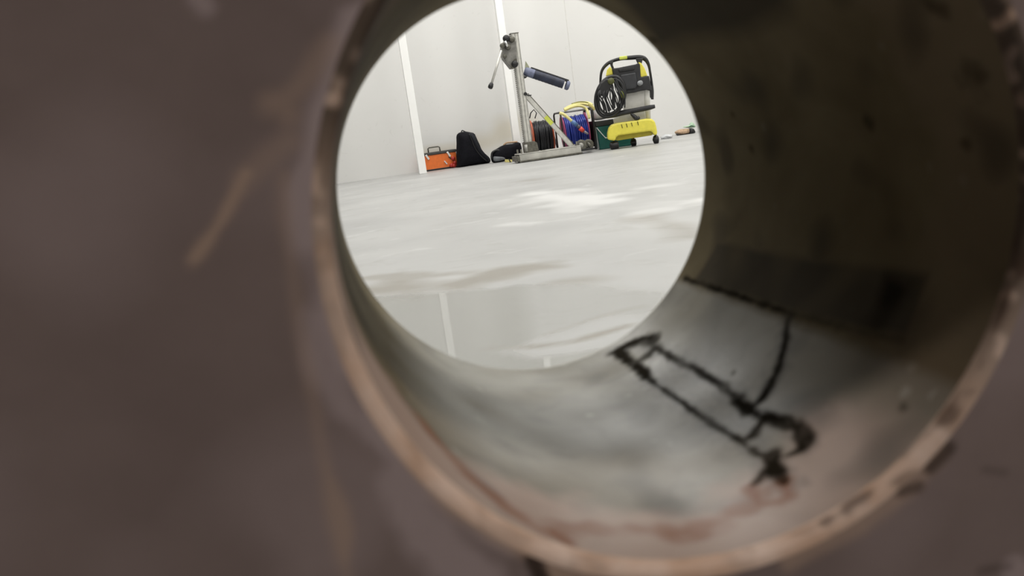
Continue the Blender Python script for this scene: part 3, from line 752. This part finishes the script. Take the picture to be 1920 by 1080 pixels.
# grey body with two columns
body = MB().prism([Wp(*p, -0.03) for p in ((1170, 172), (1208, 168), (1209, 200), (1212, 224), (1152, 232), (1150, 222), (1170, 214))], NW * 0.17).build('body_shell', GREYW, pwm, 0.01)
MB().lathe(Wp(1212, 168, 0.0), Wp(1214.5, 226) - Wp(1212, 168), [(0, .030), (.33, .030), (.33, 0)], 22).build('water_filter_column', mat('light_grey_plastic', (0.66, 0.65, 0.62), .45, var=.04), pwm)
# black accessory shelf
sh = smooth_path([Wp(*p, -0.10) for p in ((1139, 217.5), (1152, 215.5), (1166, 211.5), (1184, 208), (1205, 204), (1219, 201), (1228, 199))], 4)
MB().tube(sh, [4.2 * kw, 4.6 * kw, 5 * kw, 4.6 * kw, 4.6 * kw, 4.4 * kw, 3.2 * kw], 14).build('accessory_shelf', DARK, pwm)
MB().tube(smooth_path([Wp(*p, -0.12) for p in ((1183, 213), (1189, 218), (1194, 222), (1199, 219))], 5), [0.012, 0.020, 0.022, 0.014], 10).build('spray_lever', BLACK, pwm)
# hose loop and hose strands
lc = Wp(1144, 181, -0.13); U_ = (Wp(1171, 176, -0.13) - lc); V_ = (Wp(1141.5, 218, -0.13) - lc)
def ell(a, s=1.0, dy=0.0): return lc + U_ * math.cos(a) * s + V_ * math.sin(a) * s + Vector((0, dy, 0))
loop = MB().tube([ell(2 * math.pi * i / 56) for i in range(56)], [3.6 * kw] * 56, 12, closed=True).build('hose_loop', BLACK, pwm)
MB().tube([ell(2 * math.pi * i / 48, 0.86, -0.025) for i in range(48)], [2.2 * kw] * 48, 10, closed=True).build('hose_coil', DARK, pwm)
random.seed(4)
strands = []
for i in range(22):
    t = i / 21
    x0, y0 = 1133 + 22 * t, 156 - 9 * t + random.uniform(-3, 3)
    x1, y1 = 1136 + 33 * t + random.uniform(-3, 3), 213 - 13 * t + random.uniform(-4, 3)
    mxp = (x0 + x1) / 2 - 9 + 16 * t + random.uniform(-4, 4); myp = (y0 + y1) / 2 + random.uniform(-5, 5)
    MB().tube(smooth_path([Wp(x0, y0, -0.17), Wp((x0 + mxp) / 2 + random.uniform(-3, 2), (y0 + myp) / 2, -0.185), Wp(mxp, myp, -0.19 - 0.03 * random.random()), Wp((x1 + mxp) / 2 + random.uniform(-2, 3), (y1 + myp) / 2, -0.185), Wp(x1, y1, -0.17)], 6), random.uniform(0.9, 1.6) * kw, 8).build('hose_strand', BLACK if i % 3 else DARK, pwm)
MB().prism([Wp(*p, -0.2) for p in ((1122, 166), (1127, 155), (1136, 147), (1146, 147), (1150, 156), (1144, 166), (1139, 182), (1130, 180), (1124, 178))], NW * 0.06).build('hose_gun', BLACK, pwm, 0.012)
MB().lathe(Wp(1145, 152, -0.20), (0, -1, 0), [(0, .03), (.02, .03), (.02, 0)], 20).build('hose_hub', mat('olive_plastic', (0.07, 0.075, 0.015), .5), pwm)
MB().prism([Wp(*p, -0.18) for p in ((1162.5, 171), (1167, 170), (1171, 177), (1170.5, 184), (1165.5, 184), (1163.5, 178))], NW * 0.04).build('lime_coupling', LIME, pwm, 0.006)
# yellow base: arched housing
bo = [Wp(*p, -0.14) for p in ((1139.5, 262), (1139.5, 250), (1142, 240), (1147, 234), (1156, 230.5), (1184, 226.5), (1212, 222), (1222, 222.5), (1228, 227), (1231, 238), (1233, 251), (1227, 254.5), (1224, 249), (1221, 245.5), (1216, 246), (1160, 254), (1155, 257), (1154, 264))]
ybase = MB().prism(bo, NW * 0.30).build('base_housing', YELLOW, pwm, 0.016)
MB().prism([Wp(*p, -0.09) for p in ((1152, 253), (1218, 244), (1224, 251), (1222, 253.5), (1157, 263.5), (1153, 262))], NW * 0.04).build('inner_panel', mat('shaded_yellow_plastic', (0.42, 0.36, 0.02), .45, var=.08), ybase, 0.003)  # recess shade put into the panel's darker yellow
for (px, py) in ((1166, 236.5), (1175, 235), (1184.5, 233), (1196, 231)):
    MB().bar(Wp(px - 1, py - 3.5, -0.141), Wp(px + 1, py + 3.5, -0.141), 1.0 * kw, 0.012).build('base_slot', mat('slot_olive', (0.12, 0.10, 0.01), .6), ybase)
def wheel(px, py, r, dy, wd):
    c_ = Wp(px, py, dy); z = r
    o = MB(); o.lathe(Vector((c_.x, c_.y, z)) - SW * (wd / 2), SW, [(0, 0), (0, r * .5), (.004, r * .85), (.010, r), (wd - .010, r), (wd - .004, r * .85), (wd, r * .5), (wd, 0)], 28)
    wo = o.build('wheel', BLACK, pwm)
    MB().lathe(Vector((c_.x, c_.y, z)) - SW * (wd / 2 + 0.004), SW, [(0, 0), (0, r * .3), (.006, r * .42)], 18).build('hub_cap', DARK, wo)
    MB().cyl((c_.x, c_.y, z), (c_.x, c_.y, z + r + 0.02), 0.012, n=10).build('wheel_fork', BLACK, wo)
wheel(1152, 273, 0.038, -0.08, 0.085); wheel(1188, 267, 0.036, 0.08, 0.055); wheel(1230, 262, 0.038, -0.06, 0.055)

# ---- orange tool case --------------------------------------------------------------------------
YC = 8.92
DZC = -at(828, 317, YC).z
def Cp(px, py, dy=0.0): return at(px, py, YC + dy, DZC)
case = thing('tool_case', 'orange tool case with black lid and carry handle against the far wall', 'tool case', (Cp(828, 317).x, YC, 0))
xl, xr = Cp(797, 305).x, Cp(858, 305).x; ztop = Cp(828, 287).z
MB().box(((xl + xr) / 2, YC + 0.12, ztop / 2), (xr - xl, 0.24, ztop)).build('case_body', ORANGE, case, 0.008)
lid = MB().box(((xl + xr) / 2, YC + 0.12, ztop + 0.013), (xr - xl + 0.012, 0.255, 0.03)).build('case_lid', mat('charcoal_lid', (0.04, 0.04, 0.038), .5, var=.2), case, 0.006)
MB().box(((xl + xr) / 2, YC + 0.12, 0.01), (xr - xl + 0.006, 0.246, 0.018)).build('case_foot_trim', BLACK, case, 0.004)
h0, h1 = Cp(805, 285), Cp(827, 282)
hz0 = ztop + 0.025
MB().tube([(h0.x, YC + 0.1, hz0), (h0.x, YC + 0.1, hz0 + 0.045), (h0.x + 0.015, YC + 0.1, hz0 + 0.055), (h1.x - 0.015, YC + 0.1, hz0 + 0.055), (h1.x, YC + 0.1, hz0 + 0.045), (h1.x, YC + 0.1, hz0)], 0.0075, 8).build('case_handle', STEEL, case)
for px in (800.5, 841.5):
    p = Cp(px, 292); lt = MB().bar((p.x - 0.012, YC - 0.006, ztop + 0.01), (p.x + 0.016, YC - 0.006, ztop - 0.045), 0.022, 0.012).build('latch', CHROME, case, 0.002)
p = Cp(835.5, 304); MB().bar((p.x - 0.012, YC - 0.005, p.z + 0.02), (p.x + 0.014, YC - 0.005, p.z - 0.02), 0.014, 0.01).build('latch', CHROME, case, 0.002)
for (px, py, r) in ((850, 296, .022), (853, 304, .020), (847, 309, .024), (852, 311, .022)):
    p = Cp(px, py, -0.03); MB().lathe((p.x, p.y, max(p.z, r + .002)), (0.2, -1, 0.1), [(-0.03, r * .8), (0, r), (.012, r * .8), (.014, 0)], 16).build('corner_guard', RED, case)
p0_, p1_ = Cp(841, 293, -0.008), Cp(850, 300, -0.008)
MB().tube([p0_, p1_], 0.006, 8).build('latch_strap', BLACK, case)

# ---- upright black bag -------------------------------------------------------------------------
YB = 8.80
DZB = -at(885, 306, YB).z
def Bp(px, py, dy=0.0): return at(px, py, YB + dy, DZB)
bag = thing('tall_bag', 'tall black fabric bag slumped upright beside the orange case', 'bag', (Bp(885, 306).x, YB, 0))
ol = smooth_path([Bp(*p) for p in ((856.5, 248), (866, 243), (876, 243.5), (887.5, 245.5), (891, 251), (894.5, 259), (898, 267), (902, 276), (909, 284.5), (918, 293.5), (917, 301), (900, 304), (880, 307), (858, 312), (856, 302), (855, 288), (855.5, 266))], 3, True)
MB().puff(ol, 0.26, 6, wob=0.008).build('bag_body', CLOTHB, bag)
sp = [Bp(*p, -0.10) for p in ((879, 246), (887, 247.5), (893, 259), (897, 268), (901, 277), (908, 286), (916, 293.5), (914, 298), (902, 289), (893, 278), (888, 268), (883, 256))]
MB().puff(smooth_path(sp, 3, True), 0.07, 4, wob=0.004).build('side_panel', CLOTHD, bag)
MB().tube(smooth_path([Bp(*p, -0.13) for p in ((879, 247), (884, 258), (888.5, 270), (895, 281), (904, 291), (912, 298))], 4), 0.005, 8).build('seam_piping', BLACK, bag)
MB().tube(smooth_path([Bp(*p, -0.02) for p in ((864, 245), (866, 240.5), (872, 243), (880, 244.5), (887, 246))], 4), 0.006, 8).build('top_strap', BLACK, bag)

# ---- low black bag -----------------------------------------------------------------------------
YL = 8.58
DZL = -at(940, 303, YL).z
def Lp(px, py, dy=0.0): return at(px, py, YL + dy, DZL)
lbag = thing('low_bag', 'low open black bag with tan rim lying behind the white post', 'bag', (Lp(944, 303).x, YL, 0))
ol = smooth_path([Lp(*p) for p in ((920.5, 290), (924.5, 282.5), (932, 278), (940, 273.5), (949, 270.5), (960, 269), (976, 268), (977, 296), (960, 299.5), (946, 301.5), (926, 305), (921.5, 300))], 3, True)
MB().puff(ol, 0.18, 5, wob=0.010).build('bag_body', CLOTHB, lbag)
MB().tube(smooth_path([Lp(*p, -0.01) for p in ((944, 272), (949.5, 267.5), (958, 266.5), (970, 265.5))], 4), 0.010, 8).build('tan_rim', TANM, lbag)
MB().tube(smooth_path([Lp(*p, -0.06) for p in ((922, 297), (923, 286), (932, 281), (938, 284))], 5), 0.012, 8).build('bag_handle', BLACK, lbag)
MB().puff(smooth_path([Lp(*p, -0.085) for p in ((925, 294), (931, 293), (945, 294.5), (946, 299), (928, 302.5))], 3, True), 0.06, 4).build('grey_pocket', mat('slate_fabric', (0.14, 0.15, 0.16), .7, var=.3), lbag)

# ---- small yellow block on the floor -----------------------------------------------------------
YY = 8.05
DZY = -at(952, 300.5, YY).z
def Yp(px, py, dy=0.0): return at(px, py, YY + dy, DZY)
yb = thing('spirit_level', 'small yellow block with a dark band at the foot of the white post', 'tool', (Yp(952, 300).x, YY, 0))
MB().bar(Yp(946.5, 297), Yp(959, 297.5), 0.030, 0.04).build('level_body', mat('pale_yellow_plastic', (0.70, 0.62, 0.22), .5, var=.15), yb, 0.003)
MB().bar(Yp(953, 294), Yp(956, 300), 0.012, 0.046).build('dark_band', BLACK, yb, 0.002)

# ---- hose and cable reels ----------------------------------------------------------------------
def reel(label, x, y, R_, half, axis, flange_m, coil_m, coils, tube_r, frame_m):
    t = thing('hose_reel' if coil_m is BLUEH else 'cable_reel', label, 'reel', (x, y, 0), 'reels behind the drill stand')
    c = Vector((x, y, R_ + 0.03)); A = Vector(axis).normalized()
    for s in (-1, 1):
        MB().lathe(c + A * (s * half - 0.006), A, [(0, 0.05), (0, R_ - 0.01), (0.003, R_), (0.011, R_), (0.014, R_ - 0.01), (0.014, 0.05)], 44).build('flange', flange_m, t)
    MB().lathe(c - A * half, A, [(0, 0.05), (0, 0.08), (2 * half, 0.08), (2 * half, 0.05)], 24).build('drum', BLACK, t)
    cm = MB(); e = A.orthogonal().normalized(); u = A.cross(e); n = int((2 * half - 0.02) / (2 * tube_r))
    random.seed(int(x * 100))
    for L_ in range(coils):
        rr = R_ - 0.012 - tube_r * (1 + 1.8 * L_)
        for i in range(n):
            off = -half + 0.012 + tube_r * (1 + 2 * i); dr = random.uniform(-0.008, 0.004)
            tl = random.uniform(-0.010, 0.010)
            ring = [c + A * (off + tl * math.cos(2 * math.pi * q / 40)) + (e * math.cos(2 * math.pi * q / 40) + u * math.sin(2 * math.pi * q / 40)) * (rr + dr) for q in range(40)]
            cm.tube(ring, tube_r, 8, closed=True)
    o = cm.build('wound_hose' if coil_m is BLUEH else 'wound_cable', coil_m, t)
    return t, c, A
YQ = 8.32
# black cable reel
pc = at(1015, 246, YQ)
t1, c1, A1 = reel('black cable reel with orange flanges behind the drill stand column', pc.x, YQ, 0.180, 0.105, (1, -0.13, 0), mat('orange_flange', (0.50, 0.11, 0.05), .45, var=.25), mat('black_cable', (0.013, 0.014, 0.017), .4, var=.3), 2, 0.0085, BLACK)
def Q1(px, py, dy=0.0): return at(px, py, YQ + dy, 0.0)
MB().tube([Q1(993, 222), Q1(995, 212), Q1(1001, 205.5), Q1(1006, 212), Q1(1003, 222)], 0.006, 8).build('carry_handle', BLACK, t1)
for s in (-1, 1):
    e0 = c1 + A1 * (s * 0.125)
    MB().tube([e0 + Vector((0, -0.12, -c1.z + .012)), e0 + Vector((0, 0, 0.0)), e0 + Vector((0, 0.12, -c1.z + .012))], 0.009, 8).build('stand_frame', BLACK, t1)
# blue hose reel
YH = 7.98
ph = at(1077, 240, YH)
t2, c2, A2 = reel('blue hose reel with magenta flanges and yellow hose on top', ph.x, YH, 0.180, 0.120, (1, -0.13, 0.03), MAG, BLUEH, 2, 0.010, BLACK)
def Q2(px, py, dy=0.0): return at(px, py, YH + dy, 0.0)
for s, r_ in ((-1, 0.009), (1, 0.016)):
    e0 = c2 + A2 * (s * 0.165)
    top = 0.21
    fr = MB(); fr.tube([(e0.x, YH - 0.13, 0.012), (e0.x, YH - 0.13, c2.z + top - .02), (e0.x, YH - 0.10, c2.z + top), (e0.x, YH + 0.10, c2.z + top), (e0.x, YH + 0.13, c2.z + top - .02), (e0.x, YH + 0.13, 0.012)], r_, 8)
    fr.bar((e0.x, YH - 0.13, 0.05), (e0.x, YH + 0.13, 0.05), 0.02, 0.02, (1, 0, 0))
    if s == 1: fr.box((e0.x, YH, c2.z * .8), (0.014, 0.24, 0.25))
    fr.build('side_frame', BLACK, t2)
xa, xb = (c2 - A2 * 0.165).x, (c2 + A2 * 0.165).x
MB().tube([(xa, YH, c2.z + .21), (xb, YH, c2.z + .21)], 0.010, 10).build('carry_bar', mat('grey_bar', (.32, .33, .34), .5, .2), t2)
yh = thing('air_hose', 'yellow hose coiled over the top of the blue reel', 'hose', tuple(Q2(1085, 205)))
zt = c2.z + 0.228
def yp(px, dy, z): return Vector((at(px, 205, YH).x, YH + dy, z))
def yz(px, py, dy): return at(px, py, YH + dy)
for pts, r_, m_y in ((((1058, 207, -.16), (1068, 202.5, -.165), (1079, 199, -.165), (1090, 199, -.165), (1099, 204, -.17), (1103, 213, -.20), (1105, 222, -.215)), 0.014, HOSEY),
                     (((1058, 205.5, -.04), (1068, 200, -.04), (1081, 196, -.03), (1094, 195, -.03), (1103, 197, -.04), (1110, 199, -.05)), 0.015, HOSEY),
                     (((1066, 201, .05), (1079, 195, .06), (1092, 192.5, .06), (1103, 193, .05), (1111, 197, .02)), 0.014, HOSEY),
                     (((1072, 195, .02), (1085, 191.5, .02), (1097, 191.5, .02), (1106, 195, .02)), 0.008, mat('olive_hose', (.25, .24, .06), .5)),
                     (((1103, 194, -.165), (1109, 198.5, -.17), (1115.5, 205.5, -.175)), 0.016, HOSEY)):
    MB().tube(smooth_path([yz(*p) for p in pts], 6), r_, 10).build('hose_strand', m_y, yh)
MB().tube(smooth_path([yz(1049, 212, -.21), yz(1056, 214, -.215), yz(1064, 220, -.22), yz(1072, 227, -.225)], 5), 0.015, 10).build('hose_tail', HOSEY, yh)
MB().cyl(yz(1072, 227, -.225), yz(1082, 235, -.23), 0.022, 0.020, 16).build('blue_connector', mat('pale_blue_plastic', (.10, .20, .42), .4), yh)
MB().cyl(yz(1082, 235, -.23), yz(1088, 240.5, -.232), 0.017, 0.019, 16).build('dark_sleeve', mat('slate_plastic', (.10, .10, .14), .4), yh)
MB().cyl(yz(1087, 240, -.232), yz(1094, 246, -.235), 0.024, 0.020, 16).build('red_connector', mat('bright_red_plastic', (.72, .07, .05), .4), yh)
MB().cyl(yz(1094, 246, -.235), yz(1103, 251.5, -.24), 0.014, 0.010, 14).build('hose_nozzle', mat('grey_nozzle', (.25, .22, .26), .4), yh)
# ---- white cloth bag ---------------------------------------------------------------------------
YT = 8.05
DZT = -at(1150, 276.5, 7.90).z
# ---- teal crate --------------------------------------------------------------------------------
YK = 7.84
DZK = -at(1140, 276, YK).z
k0 = at(1152, 276, YK)
NK = Vector((math.sin(math.radians(14)), math.cos(math.radians(14)), 0)); SK = Vector((NK.y, -NK.x, 0))
def Kp(px, py, dy=0.0): return at_plane(px, py, k0, NK, dy, DZK)
kl, kr = Kp(1119, 250), Kp(1186, 250); kl.z = kr.z = 0; kw_ = (kr - kl).length
zc = Kp(1130, 233).z
crate = thing('storage_crate', 'teal plastic crate with dark lid and wire handle behind the yellow washer base', 'crate', (kl + kr) / 2)
def KV(u, d, z): return kl + SK * u + NK * d + Vector((0, 0, z))
MB().prism([KV(0.012, 0, 0.002), KV(kw_ - 0.012, 0, 0.002), KV(kw_, 0, zc), KV(0, 0, zc)], NK * 0.28).build('crate_body', TEAL, crate, 0.008)
MB().prism([KV(-0.01, -0.01, zc), KV(kw_ + 0.01, -0.01, zc), KV(kw_ + 0.01, -0.01, zc + 0.055), KV(-0.01, -0.01, zc + 0.055)], NK * 0.30).build('crate_lid', mat('black_lid', (0.02, 0.022, 0.022), .5, var=.3), crate, 0.008)
MB().tube(smooth_path([KV(0.004, -.01, zc - 0.01), KV(0.03, -.02, zc - 0.05), KV(.075, -.03, zc - 0.115), KV(.09, -.03, zc - .122), KV(.19, -.03, zc - .122)], 4), 0.0045, 8).build('wire_handle', mat('white_wire', (.8, .8, .8), .4), crate)
x0_ = KV(0, .1, 0).x; YK = KV(0, 0, 0).y
wbag = thing('plastic_bag', 'crumpled white bag lying on the teal crate lid', 'bag', (x0_ + 0.1, YK + 0.12, zc + 0.056))
zb = zc + 0.068
ol = smooth_path([Vector((x0_ - 0.005, YK + .11, zb)), Vector((x0_ - 0.004, YK + .11, zb + .095)), Vector((x0_ + .02, YK + .11, zb + .11)), Vector((x0_ + .06, YK + .11, zb + .06)), Vector((x0_ + .12, YK + .11, zb + .02)), Vector((x0_ + .13, YK + .11, zb))], 4, True)
MB().puff(ol, 0.16, 5, wob=0.008).build('bag_body', WHITE, wbag)
MB().tube([Vector((x0_ + .03, YK + .11, zb + .075)), Vector((x0_ + .045, YK + .09, zb + .11))], [0.012, 0.004], 8).build('bag_neck', WHITE, wbag)

# ---- pouch and plastic at the right of the wall ------------------------------------------------
YD = 8.75
DZD = -at(1282, 251.5, YD).z
def Dp(px, py, dy=0.0): return at(px, py, YD + dy, DZD)
pouch = thing('tool_pouch', 'tan tool pouch lying on the floor at the right edge of the hole', 'pouch', (Dp(1280, 251).x, YD, 0))
MB().puff(smooth_path([Dp(*p) for p in ((1266, 247), (1272, 243), (1281, 241), (1291, 241), (1292, 249), (1280, 251.5), (1271, 252))], 4, True), 0.16, 5, wob=0.01).build('pouch_body', TANM, pouch)
MB().puff(smooth_path([Dp(*p, -0.02) for p in ((1289, 241), (1297, 240), (1301, 248), (1294, 250.5), (1289, 250))], 4, True), 0.15, 4, wob=0.008).build('dark_pocket', BLACK, pouch)
MB().tube(smooth_path([Dp(*p, -0.06) for p in ((1268, 250.5), (1275, 253), (1288, 251.5), (1299, 249.5))], 4), 0.010, 8).build('pouch_strap', BLACK, pouch)
gp = thing('green_sheet', 'pale green crumpled plastic resting on the tan tool pouch', 'plastic', tuple(Dp(1294, 240)))
MB().puff(smooth_path([Dp(*p, -0.01) for p in ((1281, 238), (1287, 235), (1293, 233.5), (1296, 228), (1299, 230), (1303, 235.5), (1302, 238), (1290, 238.8))], 3, True), 0.10, 4, wob=0.012).build('sheet_body', GREENP, gp)
MB().tube([Dp(1291, 237, -.05), Dp(1296, 234.5, -.06), Dp(1301, 236, -.05)], 0.006, 8).build('dark_tie', mat('deep_green', (.06, .16, .09), .5), gp)
gs = thing('plastic_wrap', 'pale grey crumpled plastic on the floor between the washer and the tan pouch', 'plastic', tuple(on_floor(1250, 254)))
YG = 8.3
DZG = -at(1250, 256.5, YG).z
MB().puff(smooth_path([at(*p, YG, DZG) for p in ((1240, 254), (1246, 250), (1252, 249), (1259, 250.5), (1258, 255.5), (1250, 257), (1242, 258.5))], 3, True), 0.12, 4, wob=0.012).build('wrap_body', mat('clear_grey_plastic', (.55, .56, .57), .3, var=.15), gs)
MB().tube(smooth_path([at(*p, YG - .06, DZG) for p in ((1243, 255.5), (1249, 252.5), (1257, 253.5))], 3), 0.004, 6).build('wrap_fold', mat('grey_fold', (.38, .39, .40), .4), gs)
